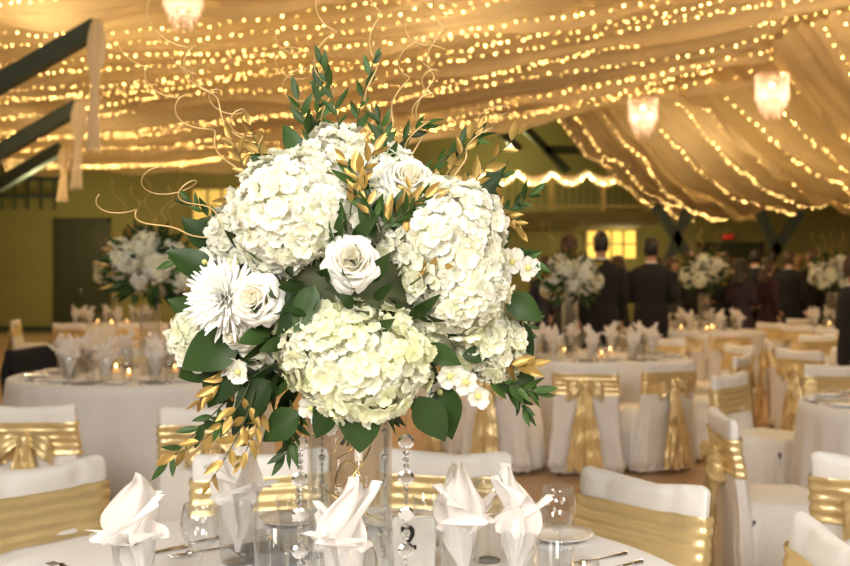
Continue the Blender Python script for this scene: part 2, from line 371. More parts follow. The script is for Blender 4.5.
# ---------------------------------------------------------------- chairs
CHH=.825
def rr_ring(cx,cy,hx,hy,z,n=64,e=3.5,mod=None):
    o=[]
    for k in range(n):
        a=k*2*PI/n; c,s=math.cos(a),math.sin(a)
        x=abs(c)**(2/e)*math.copysign(1,c)*hx; y=abs(s)**(2/e)*math.copysign(1,s)*hy
        f=1+(mod(a) if mod else 0); o.append((cx+x*f,cy+y*f,z))
    return o
def chair():
    t=thing('banquet_chair','x','chair')
    m=MB(); rings=[]
    for i in range(14):
        z=.025+.435*i/13; k=1-i/13
        rings.append(rr_ring(0,.155-.015*k,.222+.04*k,.185+.035*k,z,120,4,lambda a:.045*k*math.sin(a*13+1+math.sin(a*2))+.025*k*math.sin(a*27)))
    rings.append(rr_ring(0,.155,.205,.165,.472,120,4)); rings.append(rr_ring(0,.155,.1,.08,.478,120,4))
    m.loft(rings)
    rings=[]; rc=.034
    zs=[.06+(CHH-rc-.06)*i/15 for i in range(16)]+[CHH-rc+rc*math.sin(PI/2*i/5) for i in range(1,6)]
    for z in zs:
        u=(z-.06)/(CHH-.06); yy=-.02-(z-.1)*.10; hw=.230-.008*math.sin(PI*u); dz=max(0,z-(CHH-rc))
        cut=rc-math.sqrt(max(0,rc*rc-dz*dz)); hw-=cut; th=max(.008,.026-cut*.55)
        rings.append(rr_ring(0,yy,hw+.035*(1-u)**2,th+.035*(1-u)**2,z-.0,96,4.5,lambda a:.06*(1-u)**1.5*math.sin(a*11)))
    m.loft(rings); m.wobble(.010,7); m.wobble(.006,22,3)
    m.v=[(x,y,z-(.018*(1-(x/.23)**2) if z>CHH-.12 and abs(x)<.23 else 0)) for x,y,z in m.v]
    m.build('chair_cover',M['cover'],t)
    for sx in (-1,1):
        for y in (.0,.31):
            l=MB(); l.tube([(sx*.19,y,0),(sx*.19,y,.4)],.012,6); l.build('leg',M['black'],t)
    s=MB(); rings=[]
    for i in range(19):
        u=i/18; z=.585+.155*u; yy=-.02-(z-.1)*.10
        rings.append(rr_ring(0,yy,.237+.003*math.sin(u*29),.036+.0035*math.sin(u*27+1),z,96,4.5,lambda a:.010*math.sin(a*2+u*14)*math.cos(u*9+a)))
    s.loft(rings,False,False); s.wobble(.010,7); s.wobble(.007,15,5); sash=s.build('sash',M['gold'],t)
    y0=-.112
    b=MB(); b.ball((0,y0-.02,.65),.034,.030,.050); b.wobble(.012,40); b.build('knot',M['gold'],sash)
    for sx in (-1,1):
        b=MB(); rows=[]
        for i in range(17):
            u=i/16; rows.append([(sx*(.012+.115*math.sin(PI*u)), y0-.02-.035*math.sin(2*PI*u)-.008*math.sin(q*2.2+u*4), .645+.024*math.cos(PI*u)+(q/8-.5)*(.045+.080*math.sin(PI*u))-.035*math.sin(PI*u)) for q in range(9)])
        b.grid(rows); b.wobble(.010,20,sx); b.build('bow_loop',M['gold'],sash)
        b=MB(); rows=[]
        for i in range(19):
            u=i/18; w=.030+.045*u
            rows.append([(sx*(.012+.058*u)+(q/10-.5)*2*w*.85, y0-.03-.018*math.sin(q*1.7+u*3)-.035*u, .65-.57*u-.04*abs(q-5)/5*(1 if u>.9 else 0)) for q in range(11)])
        b.grid(rows); b.wobble(.014,12,sx*3); b.build('bow_tail',M['gold'],sash)
    return t
CH=chair()
def put_chair(px,d,tc,label,twist=0,xy=None,md=1.27):
    x,y=xy if xy else ((px-CX)/F*d,d)
    v=Vector((x-tc.x,y-tc.y))
    if tc is T1: md=1.34
    if v.length<md: v=v.normalized()*md; x,y=tc.x+v.x,tc.y+v.y
    a=math.atan2(tc.y-y,tc.x-x)-PI/2+twist
    return inst(CH,(x,y,0),a,label)
put_chair(0,0,T0,'white covered chair with wide gold sash at the bottom left corner',.1,(-1.15,3.08))
put_chair(0,0,T0,'white covered chair with gold sash behind the nearest table, left of the vase',.05,(-.53,3.30))
put_chair(0,0,T0,'white covered chair with gold sash directly right of the vase behind the nearest table',-.05,(.04,3.30))
put_chair(0,0,T0,'white covered chair with broad pale gold sash at nearest table, tilted, right of the glasses',-.12,(.57,2.90),1.06)
put_chair(0,0,T0,'white covered chair whose top just shows at the bottom right of the nearest table',-.2,(.85,2.30),1.0)
put_chair(744,4.35,T6,'white covered chair seen side-on with long gold bow tails, near the right edge',-.62)
put_chair(888,3.35,T6,'white covered chair with gold sash cut by the right edge at the bottom',.1,None,1.8)
put_chair(772,6.0,T6,'white covered chair facing us with gold sash at the right table, behind the side-on one',.1)
put_chair(842,6.8,T6,'white covered chair with gold sash far side of the right edge table')
put_chair(34,4.75,T1,'white covered chair with gold bow at the left edge in front of the left table')
put_chair(207,4.7,T1,'white covered chair with gold bow in front of the left table, beside the bouquet')
put_chair(6,7.0,T1,'white covered chair at the left edge beside the left table')
put_chair(50,8.0,T1,'white covered chair with a black jacket over it behind the left table')
put_chair(228,8.2,T1,'white covered chair behind the left table, right side, near the bouquet')
put_chair(128,8.5,T1,'white covered chair at the far side of the left table')
put_chair(586,7.15,T3,'white covered chair with big gold bow, front centre of the table right of the bouquet')
put_chair(662,7.3,T3,'white covered chair with gold bow turned slightly, next right of the front centre one',.25)
put_chair(497,7.3,T3,'white covered chair with gold bow left of front centre, close to the bouquet')
put_chair(714,7.9,T3,'white covered chair with gold sash at the right side of the middle table',.2)
put_chair(730,9.0,T3,'white covered chair just behind at the far right side of the middle table')
put_chair(450,7.9,T3,'white covered chair peeking out behind the lower right of the bouquet')
put_chair(660,10.0,T3,'white covered chair at the far side of the middle table, right')
put_chair(545,10.0,T3,'white covered chair at the far side of the middle table, left')
for px,d,l in ((640,12.2,'left front chair with gold bow of the table before the crowd'),(682,11.6,'centre front chair with gold bow of the table before the crowd'),(728,11.7,'right front chair with gold bow of the table before the crowd'),(759,13.6,'right side chair of the table before the crowd'),(668,14.3,'far left chair of the table before the crowd'),(702,14.5,'far right chair of the table before the crowd')):
    put_chair(px,d,T4,'white covered chair, '+l)
for px,d,l in ((800,13.0,'left front chair with gold bow at the far right table'),(838,12.3,'middle front chair with gold bow at the far right table'),(884,12.3,'front chair cut by the right edge at the far right table'),(806,15.0,'back left chair at the far right table')):
    put_chair(px,d,T5,'white covered chair, '+l)
T7=G(925,350,TZ); inst(cloth,(T7.x,T7.y,0),1.3,'white tablecloth just outside the right edge beyond the nearer right table')
for px,d,l in ((778,9.6,'left aisle chair with gold bow'),(806,8.4,'nearer aisle chair with gold bow'),(822,10.7,'farther aisle chair with gold bow')):
    put_chair(px,d,T7,'white covered chair, '+l+' on the right',0)
for px,d,l in ((26,14.6,'leftmost chair with gold sash at the farthest left table'),(82,13.8,'front left chair with gold bow at the farthest left table'),(130,13.8,'front right chair with gold bow at the farthest left table'),(192,14.6,'rightmost chair at the farthest left table')):
    put_chair(px,d,T2,'white covered chair, '+l)
for px,d,l in ((510,11.0,'right front chair of the table hidden behind the bouquet'),(540,12.4,'right side chair of the table hidden behind the bouquet')):
    put_chair(px,d,T9,'white covered chair, '+l)
jc=Vector((P(50,0,8).x-T1.x,8-T1.y)); jl=max(jc.length,1.34); jc=jc.normalized()*(jl+.02)
m=MB(); rows=[]
for i in range(17):
    u=i/16; s=(u-.5)*2
    rows.append([(-.29+.58*q/10, (.075 if s<0 else -.0)+(-.085 if s>0 else .0)-.07+.012*math.sin(q*1.4+u*5), CHH+.05-abs(s)**1.4*.44-.03*abs(q-5)/5) for q in range(11)])
m.grid(rows); o=tag(m.build('suit_jacket',M['suit'],loc=(T1.x+jc.x,T1.y+jc.y,0)),'black suit jacket draped over a chair back behind the left table','jacket'); o.rotation_euler=(0,0,math.atan2(-jc.y,-jc.x)-PI/2)
for sx in (-1,1):
    m=MB(); m.tube([(sx*.25,-.08,.84),(sx*.29,-.12,.66),(sx*.27,-.12,.40)],[.055,.05,.045],10); m.build('sleeve',M['suit'],o)
# ---------------------------------------------------------------- tableware
def tumbler():
    m=MB(); m.lathe([(.001,.004),(.028,.004),(.031,.01),(.037,.12),(.0385,.122),(.0395,.12),(.033,.008),(.030,0),(.001,0)],28)
    return tag(m.build('water_glass',M['glass']),'x','glass')
def wine():
    m=MB(); m.lathe([(.001,.0),(.036,.0),(.036,.003),(.006,.010),(.004,.02),(.004,.085),(.010,.092),(.030,.108),(.040,.135),(.040,.155),(.033,.190),(.0315,.190),(.038,.155),(.038,.136),(.029,.111),(.008,.096),(.001,.094)],28)
    return tag(m.build('wine_glass',M['glass']),'x','glass')
def napkin(seed,wide=1.0,low=1.0):
    m=MB(); rr=random.Random(seed)
    for (ang,lean,h,w,fold) in [(0.3,.34,.095,.046,.8),(1.4,.48,.076,.048,1.1),(2.7,.52,.082,.050,1.0),(4.3,.28,.115,.046,.4),(3.3,.13,.142,.044,.1),(5.5,.24,.110,.046,.5)]:
        ang+=rr.uniform(-.4,.4); h*=rr.uniform(.85,1.12)*low; rows=[]; ph=rr.uniform(0,6); w*=wide; lean*=wide
        for i in range(23):
            v=i/22; e=max(0,(v-.66)/.34)
            hw=w*(.14+.86*min(1,(v/.60))**1.4)*(1-e**1.7*.78)
            hw=max(hw,.003); row=[]
            for q in range(17):
                u=q/8-1
                x=u*hw; y=.006+lean*h*v**1.8-u*u*hw*.75+.010*math.sin(q*.9+v*4+ph)*v*v
                z=.020+(h+.095)*v-.020*v*u*u
                if v>.7 and fold: y+=fold*(v-.7)*.10; z-=fold*(v-.7)*.11
                c,s=math.cos(ang),math.sin(ang); row.append((x*c-y*s,x*s+y*c,z))
            rows.append(row)
        m.grid(rows)
    m.wobble(.012,12,seed)
    vs=[]
    for x,y,z in m.v:
        lim=.030+.006*min(1,z/.12) if z<.115 else 9
        r=math.hypot(x,y)
        if r>lim: x*=lim/r; y*=lim/r
        vs.append((x,y,z))
    m.v=vs
    o=m.build('folded_napkin',M['napkin'])
    return tag(o,'x','napkin')
def votive():
    t=thing('votive_candle','x','candle')
    m=MB(); m.lathe([(.001,.003),(.026,.003),(.030,.065),(.032,.065),(.028,0),(.001,0)],20); m.build('glass_cup',M['glass'],t)
    m=MB(); m.lathe([(.001,.004),(.024,.004),(.025,.03),(.001,.03)],16); m.build('wax',M['wax'],t)
    m=MB(); m.lathe([(.001,.032),(.006,.040),(.004,.052),(.0005,.062)],8); m.build('flame',M['flame'],t); return t
def fork():
    m=MB(); m.tube([(0,-.10,.004),(0,-.03,.004),(0,.03,.007),(0,.045,.006)],[.006,.003,.003,.009],8)
    for k in range(4): m.tube([(-.009+.006*k,.045,.006),(-.009+.006*k,.09,.008)],.0016,5)
    return tag(m.build('fork',M['silver']),'x','fork')
def knife():
    m=MB(); m.tube([(0,-.11,.005),(0,-.01,.005)],[.006,.004],8)
    m.loft([[(-.002,-.01,.003),(.006,-.01,.003),(.006,-.01,.006),(-.002,-.01,.006)],[(-.004,.03,.003),(.010,.03,.003),(.010,.03,.005),(-.004,.03,.005)],[(-.004,.08,.003),(.010,.08,.003),(.010,.08,.005),(-.004,.08,.005)],[(-.003,.11,.003),(-.001,.11,.003),(-.001,.11,.004),(-.003,.11,.004)]])
    return tag(m.build('table_knife',M['silver']),'x','knife')
def plate(r,name='dinner_plate'):
    m=MB(); m.lathe([(.001,.004),(r*.6,.004),(r*.7,.008),(r,.018),(r,.020),(r*.68,.011),(r*.6,.007),(.001,.007)],40); return tag(m.build(name,M['china']),'x','plate')
def menu():
    m=MB(); m.box((-.055,-.11,0),(.055,.11,.006)); return tag(m.build('menu_card',M['menu'],smooth=False),'x','menu card')
TUM,WINE,NAP,NAP2,NAP3,VOT,FORK,KNIFE,PLATE,MENU=tumbler(),wine(),napkin(1),napkin(5),napkin(9,1.3,.92),votive(),fork(),knife(),plate(.085,'side_plate'),menu()
def settings(tc,n,where,full=True,ph=0,ns=1.1):
    for k in range(n):
        a=ph+k*2*PI/n; c,s=math.cos(a),math.sin(a)
        def at(r,t): return (tc.x+c*r-s*t, tc.y+s*r+c*t, TZ)
        j=R.uniform(-.015,.015)
        inst(TUM,at(.50+j,.03),a,'clear glass holding a folded napkin on '+where,'napkin glasses on '+where,ns)
        inst(NAP if k%2 else NAP2,at(.50+j,.03),R.uniform(0,6),'white napkin folded upright in a glass on '+where,'napkins on '+where,ns)
        inst(WINE,at(.46,-.09),a,'clear stemmed wine glass on '+where,'wine glasses on '+where)
        inst(TUM,at(.41,.13),a,'empty water glass on '+where,'empty water glasses on '+where)
        if full:
            inst(PLATE,at(.64,.18),a,'small white side plate at a place setting on '+where,'side plates on '+where)
            inst(FORK,at(.66,.08),a+PI/2,'silver fork at a place setting on '+where,'forks on '+where,1.1)
            inst(KNIFE,at(.66,-.10),a+PI/2,'silver knife at a place setting on '+where,'knives on '+where,1.1)
            inst(MENU,at(.66,-.01),a+PI/2+.1,'dark blue-grey menu card at a place setting on '+where,'menu cards on '+where)
    for k in range(3):
        a=ph+.4+k*2*PI/3
        inst(VOT,(tc.x+.24*math.cos(a),tc.y+.24*math.sin(a),TZ),0,'small lit glass votive candle around the centre of '+where,'votive candles on '+where)
settings(T1,10,'the left round table',True,.1,1.25)
settings(T3,9,'the round table right of the bouquet',True,.3,1.2)
settings(T6,9,'the round table at the right edge',True,.2)
settings(T4,8,'the table before the crowd',False,.2,1.2)
settings(T5,8,'the far right table',False,.1,1.2)
settings(T2,8,'the farthest left table',False,.4,1.2)
settings(T9,8,'the table hidden behind the bouquet',False,.4,1.2)
def onT(px,py): return G(px,py,TZ)
fg=[(134,602,NAP3,'wide white napkin folded upright, leftmost on the nearest table'),
    (238,562,NAP2,'tall white napkin in a glass left of the vase on the nearest table'),
    (343,618,NAP2,'white napkin in a glass standing in front of the vase on the nearest table'),
    (460,588,NAP,'white napkin in a glass just right of the table number card'),
    (519,592,NAP2,'white napkin folded upright, rightmost on the nearest table')]
for k,(px,py,pr,lab) in enumerate(fg):
    c=onT(px,py); sc=[1.12,1.25,1.15,1.12,1.10][k]; inst(pr,c,[.2,1.9,.6,2.6,4.1][k],lab,None,sc)
    inst(TUM,c,0,'clear water glass holding '+['the leftmost napkin','the tall napkin left of the vase','the napkin in front of the vase','the napkin right of the number card','the rightmost napkin'][k]+' on the nearest table',None,sc)
for px,py,l in ((488,560,'stemmed wine glass right of the vase between two napkins'),(312,556,'stemmed wine glass seen through the vase'),(200,596,'stemmed wine glass left of the tall napkin left of the vase'),(558,572,'stemmed wine glass right of the rightmost napkin')): inst(WINE,onT(px,py),0,l)
for px,py,l in ((555,606,'short empty water glass beside the rightmost napkin'),(292,548,'water glass behind the left side of the vase'),(428,545,'empty water glass behind the number card'),(272,590,'empty water glass between the tall napkin and the vase')): inst(TUM,onT(px,py),0,l)
inst(VOT,onT(584,592),0,'votive cup at the right end of the nearest table'); inst(VOT,onT(388,632),0,'votive candle in front of the table number card')
for px,py,r,l,pr in ((182,548,2.4,'silver knife left of the tall napkin on the nearest table',KNIFE),(205,553,2.3,'silver fork left of the tall napkin on the nearest table',FORK),(275,545,.4,'silver knife lying left of the vase',KNIFE),(75,572,1.0,'silver fork near the leftmost napkin',FORK),(596,562,2.2,'silver fork at the right end of the nearest table',FORK),(154,556,2.4,'second silver fork beyond the leftmost napkin',FORK),(380,540,.1,'silver knife behind the vase',KNIFE),(608,572,2.2,'silver knife at the right end of the nearest table',KNIFE)):
    inst(pr,onT(px,py),r,l)
for px,py,l in ((290,524,'white side plate left of the vase on the nearest table'),(395,526,'white side plate behind the number card'),(560,540,'white side plate at the right of the nearest table')): inst(PLATE,onT(px,py),0,l)
inst(MENU,onT(266,556),.5,'dark blue-grey menu card left of the vase on the nearest table')
c=onT(414,568); tn_=thing('table_number','white table number card with a bold black 2','table number',c,.08)
m=MB(); m.box((-.045,-.003,0),(.045,.003,.115)); m.box((-.047,-.02,0),(.047,.02,.006)); m.build('card',M['card'],tn_,smooth=False)
m=MB()
for a,b in (((-.049,-.005,0),(-.045,.005,.119)),((.045,-.005,0),(.049,.005,.119)),((-.049,-.005,.115),(.049,.005,.119))): m.box(a,b)
m.build('frame',M['silver'],tn_,smooth=False)
text('2',.078,M['black'],tn_,(-.013,-.0052,.068),'digit',.001)
# ---------------------------------------------------------------- flowers
def basis(n,roll=0):
    n=Vector(n).normalized(); a=n.orthogonal().normalized(); b=n.cross(a); c,s=math.cos(roll),math.sin(roll)
    return a*c+b*s, b*c-a*s, n
def petal4(m,o,n,L,roll,cup,c0,c1,np_=4,wf=.64,ruf=.12):
    for k in range(np_):
        x,y,z=basis(n,roll+k*2*PI/np_+R.uniform(-.15,.15)); rows=[]; cols=[]
        j=R.uniform(-.4,.3); Lk=L*R.uniform(.82,1.15)
        for i,v in enumerate((0.04,.32,.62,.88,1.0)):
            hw=Lk*wf*(.20,.70,1.0,.84,.34)[i]
            rows.append([o+x*(Lk*v*(1-.07*abs(q))*(1+R.uniform(-.05,.05)))+y*(q*hw)+z*(cup*Lk*v*v*.6+abs(q)*Lk*.16*v*(1 if k%2 else .4)+j*Lk*v*v*.5+R.uniform(-ruf,ruf)*Lk*v) for q in (-1,-.5,0,.5,1)])
            cc=tuple(c0[e]*(1-v)+c1[e]*v for e in range(3))+(1,); cols+=[cc]*5
        m.grid(rows,0,cols)
def hydrangea(c,r,n,green,sz=1.0,L=.0172):
    m=MB(); c=Vector(c)
    m.ball(c,r*.86,r*.86,r*.86*sz,20,14,0,(.90,.91,.68,1))
    ga=PI*(3-math.sqrt(5))
    for i in range(n):
        z=1-2*(i+.5)/n; rr=math.sqrt(1-z*z); a=i*ga
        d=Vector((rr*math.cos(a),rr*math.sin(a),z)); d2=(d+Vector((R.uniform(-.45,.45),R.uniform(-.45,.45),R.uniform(-.45,.45)))).normalized()
        f=noise.noise(d*2.3+c*9)
        lump=1+.22*f+R.uniform(-.07,.05)
        g=max(0,min(1,green+R.uniform(-.2,.2)+f*.6))
        w=Vector((1.0,.98,.91)).lerp(Vector((.89,.91,.57)),g); b=Vector((w.x*.95,w.y*.97,w.z*.80))  # petal bases darker: depth shading put into the colour
        petal4(m,c+Vector((d.x*r*lump,d.y*r*lump,d.z*r*sz*lump)),d2,L*R.uniform(.75,1.3),R.uniform(0,6),R.uniform(-.3,.6),tuple(b),tuple(w),R.choice((4,4,4,5)),.66)
    return m
def rose(c,r,n,N=24):
    m=MB(); c=Vector(c)
    X,Y,Z=basis(n,R.uniform(0,6))
    m.ball(c-Z*r*.1,r*.45,r*.45,r*.45,12,8,0,(.97,.91,.72,1))
    for k in range(N):
        t=k/(N-1); ang=k*2.4+R.uniform(-.25,.25); rad=r*(.10+.80*t**.8); hh=r*(1.3-.70*t); sp=1.35-.35*t; rows=[]; cols=[]; ph=R.uniform(0,6)
        for i in range(9):
            v=i/8
            rho=rad*(.30+.72*math.sin(min(v*1.25,1)*PI/2))+r*.34*t*max(0,v-.55)**1.2*1.7
            z=-r*.5+hh*math.sin(v*PI*.5)*1.15-r*.70*t*max(0,v-.72)*1.5
            row=[]
            for q in range(9):
                u=q/4-1; aa=ang+u*sp*(.45+.55*math.sin(PI*(.12+.62*v))); zz=z-abs(u)**2.2*r*.34*v+.05*r*math.sin(q*1.7+ph)*v
                rho2=rho*(1+.07*math.sin(q*1.3+ph)*v)
                row.append(c+X*math.cos(aa)*rho2+Y*math.sin(aa)*rho2+Z*zz)
            rows.append(row); w=Vector((1,.98,.90)).lerp(Vector((1,.92,.70)),min(1,(1-t)*.35+.45*(1-v)**1.5)); cols+=[(w.x,w.y,w.z,1)]*9
        m.grid(rows,0,cols)
    return m
def mum(c,r,n):
    m=MB(); c=Vector(c); ga=2.39996
    X,Y,Z=basis(n)
    m.ball(c,r*.18,r*.18,r*.18,8,6,0,(.9,.92,.65,1))
    for k in range(230):
        t=(k+.5)/230; el=math.radians(88-100*t**.8)+R.uniform(-.1,.1); a=k*ga; d=(X*math.cos(a)+Y*math.sin(a))*math.cos(el)+Z*math.sin(el)
        L=r*(.45+.55*t)*R.uniform(.85,1.1); s=d.cross(Z).normalized() if d.cross(Z).length>.01 else X; w=.0034; bend=R.uniform(-.05,.25)
        rows=[]
        for v,ww in ((.1,.6),(.4,1),(.75,1.1),(.92,.9),(1,.35)):
            p=c+d*L*v+Z*(bend*L*v*v); rows.append([p-s*w*ww,p-d.cross(s)*w*.5*ww,p+s*w*ww])
        m.grid(rows,0,(1,1,.96,1))
    return m
def leaf(m,b,d,up,L,W,curl=.2,mi=0,col=(1,1,1,1),fold=.25):
    d=Vector(d).normalized(); s=d.cross(up); s=s.normalized() if s.length>1e-4 else d.orthogonal(); u=s.cross(d).normalized(); rows=[]
    tw=R.uniform(-.5,.5); wv=R.uniform(0,6)
    for i in range(9):
        v=i/8; hw=W*(math.sin(PI*v**.8)**.95)*(1 if v<.999 else 0)+.0004; p=Vector(b)+d*L*v-u*curl*L*v*v
        ss=(s*math.cos(tw*v)+u*math.sin(tw*v)); e=.08*hw*math.sin(v*9+wv)
        rows.append([p-ss*hw+u*(hw*fold+e),p-ss*hw*.5+u*hw*fold*.4,p,p+ss*hw*.5+u*hw*fold*.4,p+ss*hw+u*(hw*fold-e)])
    m.grid(rows,mi,col)
def bez(pts,n=20):
    pts=[Vector(p) for p in pts]; out=[]
    for i in range(n+1):
        t=i/n; q=pts[:]
        while len(q)>1: q=[q[k].lerp(q[k+1],t) for k in range(len(q)-1)]
        out.append(q[0])
    return out
VD=T0.y
def Q(px,py,dd): return P(px,py,VD+dd)
VX=Q(350,0,0).x
FL=thing('floral_arrangement','huge white hydrangea and rose bouquet with green and gold leaves on the nearest vase','flower arrangement',(VX,VD,1.10))
off=FL.location.copy()
PX=VD/F
m=MB(); m.ball(Q(350,300,0),.22,.19,.21,20,12); m.build('foliage_core',M['stem'],FL,off=off)
def hyd(px,py,rp,dd,green,sz=1,n=340):
    hydrangea(Q(px,py,dd),rp*PX,n,green,sz).build('hydrangea',M['petal'],FL,off=off)
hyd(298,212,57,-.12,.0,.95,380); hyd(284,236,38,-.14,.0,1,230); hyd(450,236,48,-.13,.05,1.05,320); hyd(456,282,46,-.13,.18,1.05,300); hyd(362,360,60,-.15,.45,.92,390); hyd(328,340,42,-.15,.30,1,250)
hyd(486,343,36,-.05,.36,1,230); hyd(206,340,32,-.02,.12,1,190); hyd(388,198,44,-.02,.0,1,250); hyd(332,172,40,.0,.0,1,230); hyd(243,238,36,.0,.05,1,200)
hyd(268,327,36,-.06,.12,1,200); hyd(412,326,38,-.07,.15,1,210); hyd(368,215,32,-.12,.0,1,170); hyd(405,235,28,-.13,.05,1,150)
hyd(300,330,50,.18,.3,1,180); hyd(420,260,55,.18,.1,1,180); hyd(300,230,55,.18,.1,1,180); hyd(390,345,48,.18,.4,1,180)
for px,py,rp,dd,n in ((352,262,25,-.22,(.05,-1,.25)),(257,299,24,-.19,(-.3,-1,.1)),(408,182,25,-.13,(.2,-.9,.5)),(370,163,22,-.05,(0,-.8,.7)),(332,148,18,-.02,(-.2,-.6,.8)),(236,334,16,-.13,(-.4,-1,-.3))):
    rose(Q(px,py,dd),rp*PX,n).build('rose',M['petal'],FL,off=off)
mum(Q(226,298,-.14),42*PX,(-.35,-1,.1)).build('chrysanthemum',M['petal'],FL,off=off)
for px,py,dd,n in ((512,262,-.08,(.5,-1,.2)),(500,280,-.1,(.4,-1,0)),(325,420,-.17,(-.2,-1,-.4)),(340,412,-.18,(.2,-1,-.3)),(312,408,-.17,(-.2,-1,-.4)),(238,372,-.12,(-.4,-1,-.1)),(222,365,-.1,(-.4,-1,.1)),(450,376,-.15,(.3,-1,-.3)),(466,382,-.14,(.3,-1,-.3)),(528,268,-.06,(.6,-1,.1)),(205,262,-.06,(-.5,-1,.2)),(478,396,-.12,(.3,-1,-.3)),(440,392,-.12,(.3,-1,-.3))):
    m=MB(); o_=Q(px,py,dd); petal4(m,o_,n,.028,R.uniform(0,1),.25,(.95,.95,.7),(1,.98,.93),5,.5); m.ball(o_+Vector((0,-.004,0)),.006,col=(.8,.75,.3,1)); m.build('orchid_bloom',M['petal'],FL,off=off)
for px,py,ang,L,dd,w in ((215,275,150,46,-.06,.33),(238,332,215,56,-.12,.38),(238,352,240,54,-.10,.38),(362,400,-95,44,-.20,.44),(418,396,-60,46,-.16,.36),(440,384,-80,46,-.12,.38),(462,356,5,28,-.13,.30),(505,298,-25,36,-.09,.38),(512,322,-60,34,-.06,.38),
    (318,290,225,50,-.21,.26),(314,285,250,42,-.21,.28),(300,300,190,38,-.2,.3),(300,412,215,42,-.12,.38),(270,380,230,48,-.12,.36),(215,250,130,40,-.03,.33),(205,318,150,36,-.02,.36),(390,235,80,38,-.18,.2),(375,240,110,42,-.2,.18),(300,160,110,36,0,.28),(475,200,50,34,-.02,.3),(285,175,150,36,-.02,.3),(508,368,-40,36,-.03,.34),(335,400,-120,38,-.19,.32),(225,355,200,48,-.06,.4),(425,345,-30,34,-.17,.3)):
    a=math.radians(ang); d=Vector((math.cos(a),R.uniform(-.5,.1),math.sin(a))); g=R.uniform(.5,1.1)
    m=MB(); leaf(m,Q(px,py,dd),d,Vector((R.uniform(-.4,.4),-1,R.uniform(0,.5))),L*PX*1.12,L*w*PX,R.uniform(.05,.4),0,(g,g*1.05,g,1)); m.build('broad_leaf',M['leaf'],FL,off=off)
m=MB()
for i in range(300):
    a=R.uniform(0,2*PI); z=R.uniform(-.95,.95); rr=math.sqrt(1-z*z); d=Vector((rr*math.cos(a),rr*math.sin(a),z)); p=Q(350,298,0)+d*.21
    g=R.uniform(.5,1.3); leaf(m,p,(d+Vector((R.uniform(-.6,.6),R.uniform(-.6,.6),R.uniform(-.6,.6)))),d.orthogonal(),R.uniform(.06,.10),R.uniform(.010,.018),.2,0,(g,g,g,1))
tag(m.build('filler_leaves',M['leaf'],FL,off=off),kind='stuff')
def branch(pts,nl,L,W,mat,name,r=.0022,droop=.15):
    P_=bez(pts,24); m=MB(); m.tube(P_,[r*(1-.6*i/24) for i in range(25)],5,1)
    for k in range(nl):
        t=.18+.82*k/(nl-1) if nl>1 else 1; i=min(23,int(t*24)); tg=(P_[i+1]-P_[i]).normalized() if i<24 else Vector((0,0,1))
        side=tg.cross(Vector((0,-1,0))); side=side.normalized() if side.length>.01 else Vector((1,0,0))
        sg=1 if k%2 else -1; dd=tg*R.uniform(.6,1.2)+side*sg*R.uniform(.3,.85)+Vector((0,R.uniform(-.7,.5),R.uniform(-.15,.2)))
        if k==nl-1: dd=tg
        g=R.uniform(.5,1.7); s=R.uniform(.65,1.2)*(1-.2*t)
        leaf(m,P_[min(24,i+1)],dd,Vector((R.uniform(-.8,.8),-1,R.uniform(-.4,.8))),L*s,W*s,droop*R.uniform(-.8,2),0,(g,g,g*.9,1))
    m.build(name,[mat,M['stem']],FL,off=off)
def B(*ps): return [Q(*p) for p in ps]
GB=[((340,200,-.02),(348,130,-.02),(322,66,-.03)),((352,200,0),(350,120,0),(375,60,0)),((330,200,-.05),(310,150,-.05),(298,100,-.05)),((370,190,0),(395,140,0),(425,125,0)),((320,210,0),(290,165,0),(262,150,0)),((410,190,0),(450,150,0),(478,138,0)),
    ((250,240,-.03),(215,225,-.03),(190,200,-.03)),((240,280,0),(205,255,0),(178,262,0)),((260,370,-.06),(225,400,-.08),(168,462,-.08)),((280,390,-.05),(250,420,-.06),(215,425,-.06)),((470,230,-.02),(505,215,-.02),(530,195,-.02)),((480,260,-.04),(515,255,-.05),(532,262,-.05)),
    ((470,370,-.08),(505,385,-.08),(535,392,-.08)),((480,330,0),(515,335,0),(532,320,0)),((290,400,-.1),(300,430,-.1),(285,455,-.1)),((300,150,.05),(325,115,.05),(318,85,.05)),((385,180,-.06),(390,150,-.06),(380,120,-.06)),((430,210,-.02),(470,190,-.02),(500,178,-.02)),((385,240,-.2),(370,200,-.2),(350,175,-.2)),((380,240,-.2),(395,215,-.2),(420,205,-.2)),((500,380,-.05),(515,395,-.05),(525,410,-.05))]
for g in GB: branch(B(*g),R.randint(9,13),.054,.0082,M['leaf'],'greenery_branch')
for g in [((270,230,-.08),(250,180,-.08),(232,140,-.08)),((290,200,-.05),(262,170,-.05),(250,125,-.05)),((450,215,-.08),(480,170,-.1),(518,135,-.1)),((430,200,-.02),(455,165,-.02),(478,128,-.02)),((370,230,-.22),(372,190,-.2),(345,160,-.2)),((380,230,-.2),(400,205,-.2),(430,196,-.2)),((350,215,-.2),(352,185,-.2),(375,150,-.2)),
    ((410,285,-.22),(430,270,-.21),(470,250,-.2)),((250,380,-.12),(238,425,-.13),(175,455,-.13)),((255,390,-.12),(245,430,-.14),(210,482,-.14)),((240,360,-.1),(225,380,-.1),(200,400,-.1)),((480,350,-.1),(510,370,-.1),(530,365,-.1)),((300,190,0),(265,195,0),(230,200,0)),((480,220,-.05),(505,205,-.05),(520,230,-.05)),((400,240,-.2),(420,225,-.2),(410,190,-.18)),((265,400,-.12),(258,430,-.12),(240,462,-.12))]:
    branch(B(*g),R.randint(8,11),.048,.0088,M['goldleaf'],'gold_leaf_branch',.002)
